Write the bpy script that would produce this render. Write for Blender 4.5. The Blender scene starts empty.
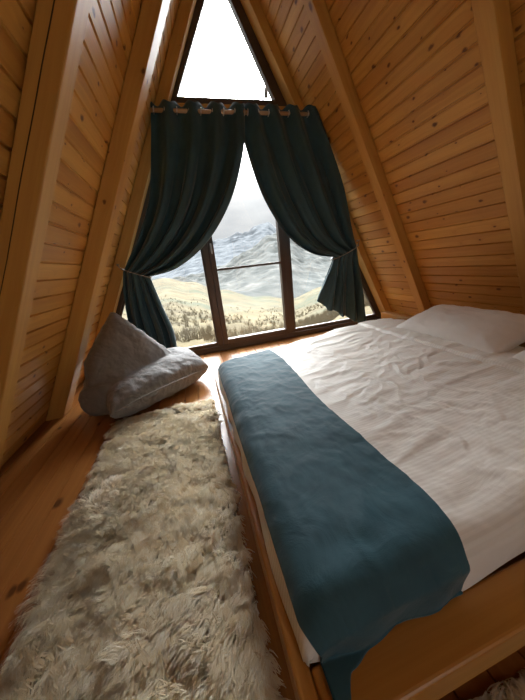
import bpy, bmesh, math, random
from mathutils import Vector, Matrix, noise as mn
random.seed(7)
S = bpy.context.scene
COL = S.collection
PI = math.pi

# ------------------------------------------------------------------ room numbers (metres)
CX = 0.892          # ridge line x
A = 0.529           # half width gained per metre of drop
AP = 4.40           # apex of the plane through the rafters' inner faces
RD = 0.12           # boards lie this far (horizontally) behind the rafter faces
YW = 3.75           # inner face of the window wall
YB = -2.7           # back gable
CAMH = 1.2

def half(z, off=0.0):
    return A * (AP - z) + off

# ------------------------------------------------------------------ helpers
def tag(o, label=None, cat=None, group=None, kind=None):
    if label: o['label'] = label
    if cat: o['category'] = cat
    if group: o['group'] = group
    if kind: o['kind'] = kind
    return o

def empty(name, loc, rz=0.0):
    o = bpy.data.objects.new(name, None)
    o.empty_display_size = 0.1
    COL.objects.link(o)
    o.location = loc
    o.rotation_euler = (0, 0, rz)
    return o

def link_mesh(name, me, mat, parent=None, smooth=False):
    o = bpy.data.objects.new(name, me)
    COL.objects.link(o)
    if mat: me.materials.append(mat)
    if smooth:
        me.polygons.foreach_set('use_smooth', [True] * len(me.polygons))
    if parent:
        o.parent = parent
        o.matrix_parent_inverse = Matrix.Translation(-Vector(parent.location))
    me.update()
    return o

def from_data(name, verts, faces, mat, parent=None, smooth=False, uvs=None):
    me = bpy.data.meshes.new(name)
    me.from_pydata([tuple(v) for v in verts], [], faces)
    if uvs is not None:
        uv = me.uv_layers.new(name='UVMap')
        for lp in me.loops:
            uv.data[lp.index].uv = uvs[lp.vertex_index]
    me.validate()
    return link_mesh(name, me, mat, parent, smooth)

class MB:
    """collects prisms with uv (metres; u along the grain)"""
    def __init__(s): s.v = []; s.f = []; s.uv = []
    def hexa(s, p, axis, uo=None):
        # p: 8 points, bottom 4 (ccw) + top 4 ; axis = grain vector
        n = len(s.v); p = [Vector(q) for q in p]
        s.v += p
        ax = Vector(axis).normalized()
        fs = [(0,3,2,1),(4,5,6,7),(0,1,5,4),(1,2,6,5),(2,3,7,6),(3,0,4,7)]
        if uo is None: uo = random.uniform(0, 40)
        c = p[0]
        for f in fs:
            nor = (p[f[1]]-p[f[0]]).cross(p[f[2]]-p[f[0]])
            if nor.length < 1e-9: nor = Vector((0,0,1))
            nor.normalize()
            ac = nor.cross(ax)
            if ac.length < .3:
                o = ax.orthogonal().normalized(); e1, e2 = o, ax.cross(o)
            else: e1, e2 = ax, ac.normalized()
            s.f.append(tuple(n+i for i in f))
            s.uv.append([((p[i]-c).dot(e1)+uo, (p[i]-c).dot(e2)+uo*.37) for i in f])
    def box(s, x0,x1,y0,y1,z0,z1, axis=None):
        if axis is None:
            d = [abs(x1-x0),abs(y1-y0),abs(z1-z0)]; i = d.index(max(d)); axis = [0,0,0]; axis[i] = 1
        s.hexa([(x0,y0,z0),(x1,y0,z0),(x1,y1,z0),(x0,y1,z0),(x0,y0,z1),(x1,y0,z1),(x1,y1,z1),(x0,y1,z1)], axis)
    def build(s, name, mat, parent=None, bevel=0.0, seg=2, smooth=False):
        me = bpy.data.meshes.new(name)
        me.from_pydata([tuple(v) for v in s.v], [], s.f)
        uv = me.uv_layers.new(name='UVMap')
        k = 0
        for poly, us in zip(me.polygons, s.uv):
            for li, u in zip(poly.loop_indices, us): uv.data[li].uv = u
        o = link_mesh(name, me, mat, parent, smooth)
        if bevel:
            m = o.modifiers.new('b', 'BEVEL'); m.width = bevel; m.segments = seg; m.limit_method = 'ANGLE'
            m.harden_normals = False
        return o

def tube_data(pts, r, n=10, closed=False, flat=1.0):
    pts = [Vector(p) for p in pts]; V = []; F = []
    N = len(pts)
    up = Vector((0, 0, 1))
    prev = None
    for i, p in enumerate(pts):
        if closed: t = pts[(i+1) % N]-pts[i-1]
        else: t = pts[min(i+1, N-1)]-pts[max(i-1, 0)]
        t.normalize()
        if prev is None:
            a = t.cross(up)
            if a.length < .1: a = t.cross(Vector((1,0,0)))
            a.normalize()
        else:
            a = prev-t*prev.dot(t)
            a.normalize()
        prev = a; b = t.cross(a)
        rr = r[i] if isinstance(r, (list, tuple)) else r
        for k in range(n):
            th = 2*PI*k/n
            V.append(p+a*math.cos(th)*rr+b*math.sin(th)*rr*flat)
    for i in range(N if closed else N-1):
        j = (i+1) % N
        for k in range(n):
            F.append((i*n+k, i*n+(k+1) % n, j*n+(k+1) % n, j*n+k))
    if not closed:
        F.append(tuple(range(n-1, -1, -1))); F.append(tuple((N-1)*n+k for k in range(n)))
    return V, F

def tube(name, pts, r, mat, parent=None, n=10, closed=False, flat=1.0):
    V, F = tube_data(pts, r, n, closed, flat)
    return from_data(name, V, F, mat, parent, True)

def catmull(P, n):
    """n samples equally spaced along a smooth curve through P"""
    P = [Vector(p) for p in P]
    Q = [P[0]*2-P[1]]+P+[P[-1]*2-P[-2]]
    out = []
    for i in range(1, len(Q)-2):
        for k in range(24):
            t = k/24
            a, b, c, d = Q[i-1], Q[i], Q[i+1], Q[i+2]
            out.append(.5*((2*b)+(-a+c)*t+(2*a-5*b+4*c-d)*t*t+(-a+3*b-3*c+d)*t**3))
    out.append(P[-1])
    L = [0]
    for i in range(1, len(out)): L.append(L[-1]+(out[i]-out[i-1]).length)
    res = []; j = 0
    for k in range(n):
        s = L[-1]*k/(n-1)
        while j < len(L)-2 and L[j+1] < s: j += 1
        f = (s-L[j])/max(1e-9, L[j+1]-L[j])
        res.append(out[j].lerp(out[j+1], min(1, max(0, f))))
    return res

def interp(tab, x):
    if x <= tab[0][0]: return tab[0][1]
    for (a, va), (b, vb) in zip(tab, tab[1:]):
        if x <= b:
            t = (x-a)/(b-a); t = t*t*(3-2*t)
            return va+(vb-va)*t
    return tab[-1][1]

def sstep(a, b, x):
    t = min(1, max(0, (x-a)/(b-a))); return t*t*(3-2*t)

def fbm(x, y, z=0.0, o=4):
    return mn.fractal(Vector((x, y, z)), 1.0, 2.0, o)

# ------------------------------------------------------------------ materials
def newmat(name):
    m = bpy.data.materials.new(name); m.use_nodes = True
    nt = m.node_tree; b = nt.nodes['Principled BSDF']
    return m, nt, b

def N(nt, typ, **kw):
    n = nt.nodes.new(typ)
    for k, v in kw.items():
        if k.startswith('_'): setattr(n, k[1:], v)
        else: n.inputs[k].default_value = v
    return n

def math_n(nt, op, a, b=None, clamp=False):
    n = nt.nodes.new('ShaderNodeMath'); n.operation = op; n.use_clamp = clamp
    for i, x in enumerate((a, b)):
        if x is None: continue
        if isinstance(x, (int, float)): n.inputs[i].default_value = x
        else: nt.links.new(x, n.inputs[i])
    return n.outputs[0]

def ramp(nt, fac, stops):
    r = nt.nodes.new('ShaderNodeValToRGB')
    e = r.color_ramp.elements
    e[0].position, e[0].color = stops[0][0], (*stops[0][1], 1)
    e[1].position, e[1].color = stops[-1][0], (*stops[-1][1], 1)
    for p, c in stops[1:-1]:
        q = e.new(p); q.color = (*c, 1)
    nt.links.new(fac, r.inputs[0]); return r.outputs[0]

def mixc(nt, fac, a, b, mode='MIX'):
    n = nt.nodes.new('ShaderNodeMix'); n.data_type = 'RGBA'; n.blend_type = mode
    for s, x in ((0, fac), (6, a), (7, b)):
        if isinstance(x, (int, float)): n.inputs[s].default_value = x
        elif isinstance(x, tuple): n.inputs[s].default_value = (*x, 1)
        else: nt.links.new(x, n.inputs[s])
    return n.outputs[2]

def wood(name, light, dark, bw=10.0, rough=.38, knots=.07, kscale=3.2, vary=.5, coat=0.0, grain=1.0):
    m, nt, b = newmat(name)
    L = nt.links.new
    uv = N(nt, 'ShaderNodeUVMap'); uv.uv_map = 'UVMap'
    sp = nt.nodes.new('ShaderNodeSeparateXYZ'); L(uv.outputs[0], sp.inputs[0])
    u, v = sp.outputs[0], sp.outputs[1]
    bid = math_n(nt, 'FLOOR', math_n(nt, 'DIVIDE', v, bw))
    wn = nt.nodes.new('ShaderNodeTexWhiteNoise'); wn.noise_dimensions = '1D'; L(bid, wn.inputs['W'])
    rnd = wn.outputs['Value']
    uu = math_n(nt, 'ADD', u, math_n(nt, 'MULTIPLY', rnd, 13.0))
    # knots
    cb = nt.nodes.new('ShaderNodeCombineXYZ'); L(uu, cb.inputs[0]); L(v, cb.inputs[1]); L(math_n(nt, 'MULTIPLY', bid, 0.0), cb.inputs[2])
    sc = nt.nodes.new('ShaderNodeVectorMath'); sc.operation = 'MULTIPLY'; sc.inputs[1].default_value = (.8, 1.25, 1); L(cb.outputs[0], sc.inputs[0])
    dn = N(nt, 'ShaderNodeTexNoise', Scale=28.0, Detail=2.0); L(cb.outputs[0], dn.inputs['Vector'])
    dv = nt.nodes.new('ShaderNodeVectorMath'); dv.operation = 'MULTIPLY_ADD'
    L(dn.outputs['Color'], dv.inputs[0]); dv.inputs[1].default_value = (.022, .022, 0); L(sc.outputs[0], dv.inputs[2])
    vo = N(nt, 'ShaderNodeTexVoronoi', Scale=kscale); vo.voronoi_dimensions = '2D'; L(dv.outputs[0], vo.inputs['Vector'])
    kd = vo.outputs['Distance']
    # knot size differs per cell
    ks = nt.nodes.new('ShaderNodeSeparateColor'); L(vo.outputs['Color'], ks.inputs[0])
    krad = math_n(nt, 'MULTIPLY', math_n(nt, 'SUBTRACT', ks.outputs[0], .22), knots*1.5)
    kn = N(nt, 'ShaderNodeMapRange'); L(kd, kn.inputs['Value'])
    L(math_n(nt, 'MULTIPLY', krad, 1.25), kn.inputs['From Min']); L(math_n(nt, 'MULTIPLY', krad, .55), kn.inputs['From Max'])
    kmask = math_n(nt, 'MULTIPLY', kn.outputs[0], math_n(nt, 'GREATER_THAN', krad, .008))
    # swirl of the grain round a knot
    pull = math_n(nt, 'POWER', 2.718, math_n(nt, 'MULTIPLY', kd, -9.0))
    vv = math_n(nt, 'ADD', v, math_n(nt, 'MULTIPLY', pull, .05))
    def gr(su, sv, det, dist):
        c = nt.nodes.new('ShaderNodeCombineXYZ')
        L(math_n(nt, 'MULTIPLY', uu, su), c.inputs[0]); L(math_n(nt, 'MULTIPLY', vv, sv), c.inputs[1]); L(math_n(nt, 'MULTIPLY', rnd, 31.0), c.inputs[2])
        n = N(nt, 'ShaderNodeTexNoise', Scale=1.0, Detail=det, Distortion=dist); L(c.outputs[0], n.inputs['Vector'])
        return n.outputs[0]
    g1 = gr(1.1, 34.0, 3.0, .6)
    g2 = gr(3.0, 160.0, 2.0, .2)
    g3 = gr(.7, 6.0, 1.0, .3)
    t = math_n(nt, 'ADD', math_n(nt, 'MULTIPLY', g1, .62*grain), math_n(nt, 'MULTIPLY', g2, .22*grain))
    t = math_n(nt, 'ADD', t, math_n(nt, 'MULTIPLY', g3, .55))
    t = math_n(nt, 'ADD', t, math_n(nt, 'MULTIPLY', math_n(nt, 'SUBTRACT', rnd, .5), vary))
    t = math_n(nt, 'SUBTRACT', t, .2*grain)
    mid = tuple((a+c)/2 for a, c in zip(light, dark))
    colr = ramp(nt, t, [(.18, light), (.5, mid), (.9, dark)])
    kc = (dark[0]*.34, dark[1]*.26, dark[2]*.3)
    colr = mixc(nt, math_n(nt, 'MULTIPLY', pull, .35), colr, dark)
    colr = mixc(nt, kmask, colr, kc)
    L(colr, b.inputs['Base Color'])
    b.inputs['Roughness'].default_value = rough
    b.inputs['Coat Weight'].default_value = coat
    b.inputs['Coat Roughness'].default_value = .25
    bp = N(nt, 'ShaderNodeBump', Strength=.10, Distance=.002); L(g1, bp.inputs['Height']); L(bp.outputs[0], b.inputs['Normal'])
    return m

def fabric(name, col, col2=None, rough=.9, sheen=.3, scale=300.0, bump=.15, mott=6.0, big=None):
    m, nt, b = newmat(name); L = nt.links.new
    tc = nt.nodes.new('ShaderNodeTexCoord')
    n1 = N(nt, 'ShaderNodeTexNoise', Scale=mott, Detail=4.0, Roughness=.6); L(tc.outputs['Object'], n1.inputs['Vector'])
    c = ramp(nt, n1.outputs[0], [(.3, col), (.7, col2 or tuple(x*1.25 for x in col))])
    L(c, b.inputs['Base Color'])
    b.inputs['Roughness'].default_value = rough
    b.inputs['Sheen Weight'].default_value = sheen
    b.inputs['Sheen Roughness'].default_value = .4
    n2 = N(nt, 'ShaderNodeTexNoise', Scale=scale, Detail=1.0); L(tc.outputs['Object'], n2.inputs['Vector'])
    bp = N(nt, 'ShaderNodeBump', Strength=bump, Distance=.002); L(n2.outputs[0], bp.inputs['Height'])
    last = bp
    if big:
        n3 = N(nt, 'ShaderNodeTexNoise', Scale=big[0], Detail=5.0, Distortion=1.2); L(tc.outputs['Object'], n3.inputs['Vector'])
        b2 = N(nt, 'ShaderNodeBump', Strength=big[1], Distance=.02); L(n3.outputs[0], b2.inputs['Height']); L(bp.outputs[0], b2.inputs['Normal'])
        last = b2
    L(last.outputs[0], b.inputs['Normal'])
    return m

def plain(name, col, rough=.5, metal=0.0):
    m, nt, b = newmat(name)
    tc = nt.nodes.new('ShaderNodeTexCoord')
    n1 = N(nt, 'ShaderNodeTexNoise', Scale=25.0, Detail=3.0); nt.links.new(tc.outputs['Object'], n1.inputs['Vector'])
    c = ramp(nt, n1.outputs[0], [(.3, tuple(x*.9 for x in col)), (.7, tuple(min(1, x*1.1) for x in col))])
    nt.links.new(c, b.inputs['Base Color'])
    b.inputs['Roughness'].default_value = rough; b.inputs['Metallic'].default_value = metal
    return m

M = {}
M['boards'] = wood('pine_boards', (.71, .40, .098), (.43, .185, .034), bw=.118, rough=.39, vary=.34, knots=.10, kscale=5.2)
M['beam'] = wood('pine_beam', (.69, .40, .105), (.49, .23, .048), bw=10, rough=.48, vary=.1, knots=.06, kscale=2.6, grain=.9)
M['crack'] = plain('crack_shadow_wood', (.05, .025, .01), .9)
M['floor'] = wood('floor_boards', (.48, .21, .058), (.25, .09, .022), bw=.125, rough=.30, vary=.32, knots=.10, kscale=3.4)
M['bedwood'] = wood('bed_pine', (.54, .265, .06), (.35, .145, .028), bw=10, rough=.32, vary=.1, knots=.12, kscale=1.8)
M['rod'] = wood('rod_wood', (.55, .38, .22), (.36, .22, .12), bw=10, rough=.4, vary=.1, knots=.0)
M['frame'] = wood('window_frame_brown', (.085, .055, .038), (.055, .034, .023), bw=10, rough=.4, vary=.1, knots=0.0)
M['teal'] = fabric('teal_velvet', (.022, .064, .086), (.032, .088, .114), rough=.78, sheen=.25, big=(9, .25))
M['runner'] = fabric('teal_runner_cloth', (.016, .070, .098), (.026, .10, .135), rough=.75, sheen=.28, mott=9, big=(7, .35))
M['bean'] = fabric('grey_bean_bag_cloth', (.20, .198, .198), (.24, .238, .236), rough=.8, sheen=.35, scale=500, big=(7, .8))
M['cotton'] = fabric('white_cotton', (.76, .73, .69), (.82, .79, .75), rough=.8, sheen=.15, big=(10, .2))
M['metal'] = plain('steel', (.55, .54, .52), .3, 1.0)
M['black'] = plain('black_plastic', (.02, .02, .02), .5)
M['cord'] = plain('silver_cord', (.30, .29, .28), .45, .6)
M['backing'] = fabric('rug_backing', (.72, .65, .52))

# duvet: satin stripes woven into white cotton
def duvet_mat():
    m, nt, b = newmat('striped_satin'); L = nt.links.new
    tc = nt.nodes.new('ShaderNodeTexCoord'); sp = nt.nodes.new('ShaderNodeSeparateXYZ'); L(tc.outputs['Object'], sp.inputs[0])
    w = math_n(nt, 'SINE', math_n(nt, 'MULTIPLY', sp.outputs[1], 2*PI/.015))

    st = N(nt, 'ShaderNodeMapRange'); L(w, st.inputs['Value']); st.inputs['From Min'].default_value = -.35; st.inputs['From Max'].default_value = .35
    c = mixc(nt, st.outputs[0], (.76, .735, .68), (.82, .80, .75))
    L(c, b.inputs['Base Color'])
    r = N(nt, 'ShaderNodeMapRange'); L(st.outputs[0], r.inputs['Value']); r.inputs['To Min'].default_value = .75; r.inputs['To Max'].default_value = .45
    L(r.outputs[0], b.inputs['Roughness'])
    n3 = N(nt, 'ShaderNodeTexNoise', Scale=8.0, Detail=5.0, Distortion=1.0)
    mp = nt.nodes.new('ShaderNodeMapping'); mp.inputs['Scale'].default_value = (.5, 1.6, 1); L(tc.outputs['Object'], mp.inputs[0]); L(mp.outputs[0], n3.inputs['Vector'])
    bp = N(nt, 'ShaderNodeBump', Strength=.28, Distance=.02); L(n3.outputs[0], bp.inputs['Height']); L(bp.outputs[0], b.inputs['Normal'])
    return m
M['duvet'] = duvet_mat()

def pile_mat():
    m, nt, b = newmat('cream_shag'); L = nt.links.new
    at = nt.nodes.new('ShaderNodeUVMap'); at.uv_map = 'UVMap'
    sp = nt.nodes.new('ShaderNodeSeparateXYZ'); L(at.outputs[0], sp.inputs[0])
    c = ramp(nt, sp.outputs[0], [(0, (.84, .73, .54)), (.5, (.95, .88, .72)), (1, (.98, .95, .86))])
    L(c, b.inputs['Base Color'])
    b.inputs['Roughness'].default_value = .55
    b.inputs['Sheen Weight'].default_value = .2
    tr = nt.nodes.new('ShaderNodeBsdfTranslucent'); L(c, tr.inputs[0])
    mx = nt.nodes.new('ShaderNodeMixShader'); mx.inputs[0].default_value = .45
    L(b.outputs[0], mx.inputs[1]); L(tr.outputs[0], mx.inputs[2]); L(mx.outputs[0], nt.nodes['Material Output'].inputs[0])
    return m
M['pile'] = pile_mat()

def glass_mat():
    m, nt, b = newmat('window_glass'); L = nt.links.new
    nt.nodes.remove(b)
    t = nt.nodes.new('ShaderNodeBsdfTransparent'); t.inputs[0].default_value = (.96, .97, .97, 1)
    g = nt.nodes.new('ShaderNodeBsdfGlossy'); g.inputs['Roughness'].default_value = .02
    fr = nt.nodes.new('ShaderNodeFresnel'); fr.inputs[0].default_value = 1.45
    mx = nt.nodes.new('ShaderNodeMixShader')
    L(math_n(nt, 'MULTIPLY', fr.outputs[0], .8), mx.inputs[0]); L(t.outputs[0], mx.inputs[1]); L(g.outputs[0], mx.inputs[2])
    L(mx.outputs[0], nt.nodes['Material Output'].inputs[0])
    return m
M['glass'] = glass_mat()

def land(name, stops, scale, detail=8, dist=.5, stretch=(1, 1, 1), second=None):
    m, nt, b = newmat(name); L = nt.links.new
    tc = nt.nodes.new('ShaderNodeTexCoord'); mp = nt.nodes.new('ShaderNodeMapping'); mp.inputs['Scale'].default_value = stretch
    L(tc.outputs['Object'], mp.inputs[0])
    n1 = N(nt, 'ShaderNodeTexNoise', Scale=scale, Detail=float(detail), Distortion=dist, Roughness=.62); L(mp.outputs[0], n1.inputs['Vector'])
    c = ramp(nt, n1.outputs[0], stops)
    if second:
        n2 = N(nt, 'ShaderNodeTexNoise', Scale=second[0], Detail=5.0, Roughness=.6); L(tc.outputs['Object'], n2.inputs['Vector'])
        k = N(nt, 'ShaderNodeMapRange'); L(n2.outputs[0], k.inputs['Value']); k.inputs['From Min'].default_value = second[2]; k.inputs['From Max'].default_value = second[3]
        c = mixc(nt, k.outputs[0], c, second[1])
    L(c, b.inputs['Base Color']); b.inputs['Roughness'].default_value = 1.0
    b.inputs['Specular IOR Level'].default_value = .1
    return m
M['meadow'] = land('dry_meadow', [(.32, (.034, .027, .015)), (.5, (.062, .050, .027)), (.62, (.088, .074, .043))], .06, second=(.012, (.038, .042, .026), .50, .60))
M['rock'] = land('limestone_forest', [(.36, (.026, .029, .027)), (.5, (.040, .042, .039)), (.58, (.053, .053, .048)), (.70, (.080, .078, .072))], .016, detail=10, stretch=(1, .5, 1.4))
M['farrock'] = land('hazed_snow_rock', [(.36, (.038, .044, .050)), (.52, (.049, .055, .061)), (.70, (.072, .077, .082))], .008, detail=10, stretch=(1, .5, 1.4))  # distance haze mixed into the rock colour: pale, bluish, low contrast
M['scrub'] = plain('bare_twigs', (.115, .092, .055), .9)

# ------------------------------------------------------------------ room shell
def slope_pt(s, z, off):          # s = -1 left, +1 right
    return CX+s*half(z, off)

PITCH = .104                      # board pitch measured up the wall
def boarded_roof(name, s):
    ztop = AP+RD/A
    V = []; F = []; UV = []
    sl = math.hypot(1, A)         # slope metres per metre of height
    nx, nz = s, A                 # outward normal direction (x, z) before normalising
    nl = math.hypot(nx, nz); nx /= nl; nz /= nl
    z = 0.0; prof = []            # (z, depth, v)
    while z < ztop:
        z1 = min(z+PITCH, ztop)
        g = .005
        prof += [(z, .012), (z+g, .012), (z+g+.004, 0.0), (z1-g-.004, 0.0), (z1-g, .012)]
        z = z1
    prof.append((ztop, .007))
    # clean profile through the nominal plane
    pts = []
    for zz, d in prof:
        zz = min(zz, ztop)
        x = slope_pt(s, zz, RD)
        pts.append((x+nx*d, zz+nz*d, zz*sl*.118/(PITCH*sl)))
    ys = [YB, YW+.10]
    base = 0
    for i in range(len(pts)-1):
        (xa, za, va), (xb, zb, vb) = pts[i], pts[i+1]
        n = len(V)
        V += [(xa, ys[0], za), (xa, ys[1], za), (xb, ys[1], zb), (xb, ys[0], zb)]
        F.append((n, n+1, n+2, n+3))
        va2, vb2 = va+(.0005 if True else 0), vb-.0005
        UV.append([(ys[0], va2), (ys[1], va2), (ys[1], vb2), (ys[0], vb2)])
    # outer skin gives the roof its thickness
    n = len(V); th = .10
    xo0 = slope_pt(s, 0, RD+th); xo1 = CX+s*.0; zo1 = ztop+th/A
    V += [(xo0, ys[0], 0), (xo0, ys[1], 0), (xo1, ys[1], zo1), (xo1, ys[0], zo1)]
    F.append((n, n+3, n+2, n+1)); UV.append([(0, 0)]*4)
    # end caps
    for yy in ys:
        n = len(V)
        V += [(slope_pt(s, 0, RD), yy, 0), (xo0, yy, 0), (xo1, yy, zo1), (CX, yy, ztop)]
        F.append((n, n+1, n+2, n+3)); UV.append([(0, 0)]*4)
    me = bpy.data.meshes.new(name); me.from_pydata(V, [], F)
    uv = me.uv_layers.new(name='UVMap')
    for p, us in zip(me.polygons, UV):
        for li, q in zip(p.loop_indices, us): uv.data[li].uv = q
    return tag(link_mesh(name, me, M['boards']), kind='structure')
boarded_roof('wall_left', -1)
boarded_roof('wall_right', 1)

# floor boards with real grooves, running towards the window
def make_floor():
    V = []; F = []; UV = []
    x0, x1 = slope_pt(-1, 0, RD+.1), slope_pt(1, 0, RD+.1)
    bw = .125; x = math.floor(x0/bw)*bw
    y0, y1 = YB-.05, YW+.12
    def q(a, za, b, zb, va, vb):
        n = len(V); V.extend([(a, y0, za), (b, y0, zb), (b, y1, zb), (a, y1, za)]); F.append((n, n+1, n+2, n+3))
        UV.append([(y0, va), (y0, vb), (y1, vb), (y1, va)])
    while x < x1:
        q(x, -.009, x+.003, -.009, x+.0005, x+.003)
        q(x+.003, -.009, x+.0045, 0, x+.003, x+.0045)
        q(x+.0045, 0, x+bw-.0015, 0, x+.0045, x+bw-.0015)
        q(x+bw-.0015, 0, x+bw, -.009, x+bw-.0015, x+bw-.0005)
        x += bw
    n = len(V); V.extend([(x0, y0, -.25), (x1, y0, -.25), (x1, y1, -.25), (x0, y1, -.25)]); F.append((n+3, n+2, n+1, n)); UV.append([(0, 0)]*4)
    for (a, b) in (((x0, y0), (x1, y0)), ((x1, y0), (x1, y1)), ((x1, y1), (x0, y1)), ((x0, y1), (x0, y0))):
        n = len(V); V.extend([(a[0], a[1], -.25), (b[0], b[1], -.25), (b[0], b[1], -.004), (a[0], a[1], -.004)]); F.append((n, n+1, n+2, n+3)); UV.append([(0, 0)]*4)
    me = bpy.data.meshes.new('floor'); me.from_pydata(V, [], F)
    uv = me.uv_layers.new(name='UVMap')
    for p, us in zip(me.polygons, UV):
        for li, qq in zip(p.loop_indices, us): uv.data[li].uv = qq
    return tag(link_mesh('floor', me, M['floor']), kind='structure')
make_floor()

# rafters
def rafter(s, y0, y1, depth, label, dtop=0.0):
    mb = MB()
    z0, z1 = 0.0, AP-.02
    def x(z, off): return CX+s*half(z, off)
    a, b = -depth+RD, RD-.004      # inner / outer offsets
    p = []
    for z in (z0, z1):
        xi, xo = x(z, a-dtop*z/z1), x(z, b)
        if z == z1: xi = CX+s*max(.001, s*(xi-CX))
        if s > 0: p += [(xi, y0, z), (xo, y0, z), (xo, y1, z), (xi, y1, z)]
        else: p += [(xo, y0, z), (xi, y0, z), (xi, y1, z), (xo, y1, z)]
    mb.hexa(p, (-s*A, 0, 1), 3.0 + 2.3*y0 + s)
    o = mb.build('rafter', M['beam'], None, bevel=.006)
    return tag(o, label, 'roof beam', 'rafters of the steep timber roof')
rafter(-1, 3.60, 3.748, .15, 'left roof rafter standing directly against the window wall, behind the left curtain')
rafter(-1, 2.60, 2.80, .155, 'second rafter from the window on the left wall, its foot beside the grey bean bag', .075)
rafter(-1, 1.53, 1.645, .155, 'broad near rafter at the left edge of the picture, with a long drying crack', .03)
near = [o for o in COL.objects if o.name.startswith('rafter')][-1]
V = []; F = []
for k in range(60):
    z = .9+k*.055; off = RD-.050-.012*z/2+.004*fbm(z*2, 0, 3); wv = .0022*(1-abs(k/59*2-1)**4)+.0004
    for yy in (1.5288, 1.532):
        for sg in (-1, 1): V.append((CX-(half(z, off+sg*wv)), yy, z))
for k in range(59):
    a = k*4; F += [(a, a+1, a+5, a+4), (a+2, a+6, a+7, a+3), (a, a+4, a+6, a+2), (a+1, a+3, a+7, a+5)]
from_data('drying_crack', V, F, M['crack'], near)
rafter(1, 3.60, 3.748, .12, 'right roof rafter standing directly against the window wall, beside the right curtain')
rafter(1, 2.755, 2.87, .13, 'second rafter from the window on the right wall, its foot behind the headboard end')
rafter(1, 1.505, 1.615, .13, 'near rafter at the right edge of the picture, rising over the pillows')

# window wall: strips between frames and roof
def slab(mb, pts, y0, y1, axis):
    """pts: 4 (x,z) in order"""
    mb.hexa([(pts[0][0], y0, pts[0][1]), (pts[1][0], y0, pts[1][1]), (pts[1][0], y1, pts[1][1]), (pts[0][0], y1, pts[0][1]),
             (pts[3][0], y0, pts[3][1]), (pts[2][0], y0, pts[2][1]), (pts[2][0], y1, pts[2][1]), (pts[3][0], y1, pts[3][1])], axis)
mb = MB()
for s in (-1, 1):
    pts = [(CX+s*half(0, .0), 0), (CX+s*half(0, RD), 0), (CX+s*.001, AP+RD/A), (CX+s*.001, AP)]
    if s < 0: pts = [pts[1], pts[0], pts[3], pts[2]]
    slab(mb, pts, YW, YW+.1, (-s*A, 0, 1))
slab(mb, [(CX-half(2.86), 2.86), (CX+half(2.86), 2.86), (CX+half(3.03), 3.03), (CX-half(3.03), 3.03)], YW, YW+.1, (1, 0, 0))
tag(mb.build('wall_front', M['boards']), kind='structure')

# frames: members lie in the plane of the wall, YF0..YF1
YF0, YF1, YG = YW+.001, YW+.08, YW+.045
def frame_part(name, quads, parent, y0=YF0, y1=YF1, mat=None, bevel=.004, axis=(0, 0, 1)):
    mb = MB()
    for q in quads: slab(mb, q, y0, y1, axis)
    return mb.build(name, mat or M['frame'], parent, bevel=bevel)

def pane(name, pts, parent):
    y = YG
    V = [(x, y-.006, z) for x, z in pts]+[(x, y+.006, z) for x, z in pts]
    n = len(pts)
    F = [tuple(range(n)), tuple(range(2*n-1, n-1, -1))]+[(i, (i+1) % n, n+(i+1) % n, n+i) for i in range(n)]
    return from_data(name, V, F, M['glass'], parent)

def struct_empty(name, loc):
    o = empty(name, loc); o['kind'] = 'structure'; return o

# lower window : sections by mullions
FW = .066
w2 = struct_empty('window_2', (CX, YW, 0))      # whole lower unit frame and casement
wi = lambda z: half(z, -FW*1.13)                # inner edge of the slanting frame
zt = 2.86
for s in (-1, 1):
    q = [(CX+s*half(0), 0), (CX+s*wi(0), 0), (CX+s*wi(zt), zt), (CX+s*half(zt), zt)]
    if s > 0: q = [q[1], q[0], q[3], q[2]]
    frame_part('slanted_frame', [q], w2, axis=(-s*A, 0, 1))
frame_part('bottom_rail', [[(CX-half(.0)+.05, .0), (CX+half(.0)-.05, .0), (CX+half(.085)-.05, .085), (CX-half(.085)+.05, .085)]], w2, axis=(1, 0, 0), y0=YW-.015)
frame_part('top_rail', [[(CX-half(2.78)+.05, 2.78), (CX+half(2.78)-.05, 2.78), (CX+half(2.86)-.04, 2.86), (CX-half(2.86)+.04, 2.86)]], w2, axis=(1, 0, 0))
for x0, x1 in ((.255, .335), (1.425, 1.508)):
    frame_part('mullion', [[(x0, .085), (x1, .085), (x1, 2.78), (x0, 2.78)]], w2, y0=YW-.010)
# casement sash in the middle
cs = [(.338, 1.422)]
x0, x1 = cs[0]
sw = .072
frame_part('casement_sash', [
    [(x0, .088), (x0+sw, .088), (x0+sw, 2.777), (x0, 2.777)],
    [(x1-sw, .088), (x1, .088), (x1, 2.777), (x1-sw, 2.777)],
    [(x0+sw, .088), (x1-sw, .088), (x1-sw, .165), (x0+sw, .165)],
    [(x0+sw, 2.70), (x1-sw, 2.70), (x1-sw, 2.777), (x0+sw, 2.777)]], w2, y0=YW-.022, y1=YW+.07)
frame_part('glazing_bar', [[(x0+sw, 1.16), (x1-sw, 1.16), (x1-sw, 1.19), (x0+sw, 1.19)]], w2, y0=YW-.01, y1=YW+.06, axis=(1, 0, 0), bevel=.003)
pane('glass_pane', [(x0+sw-.005, .16), (x1-sw+.005, .16), (x1-sw+.005, 2.705), (x0+sw-.005, 2.705)], w2)
mbh = MB(); mbh.box(.362, .386, YW-.032, YW-.021, 1.40, 1.52); mbh.box(.366, .382, YW-.062, YW-.045, 1.385, 1.505); mbh.box(.366, .382, YW-.05, YW-.03, 1.48, 1.505)
mbh.build('casement_handle', M['metal'], w2, bevel=.003)

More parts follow.
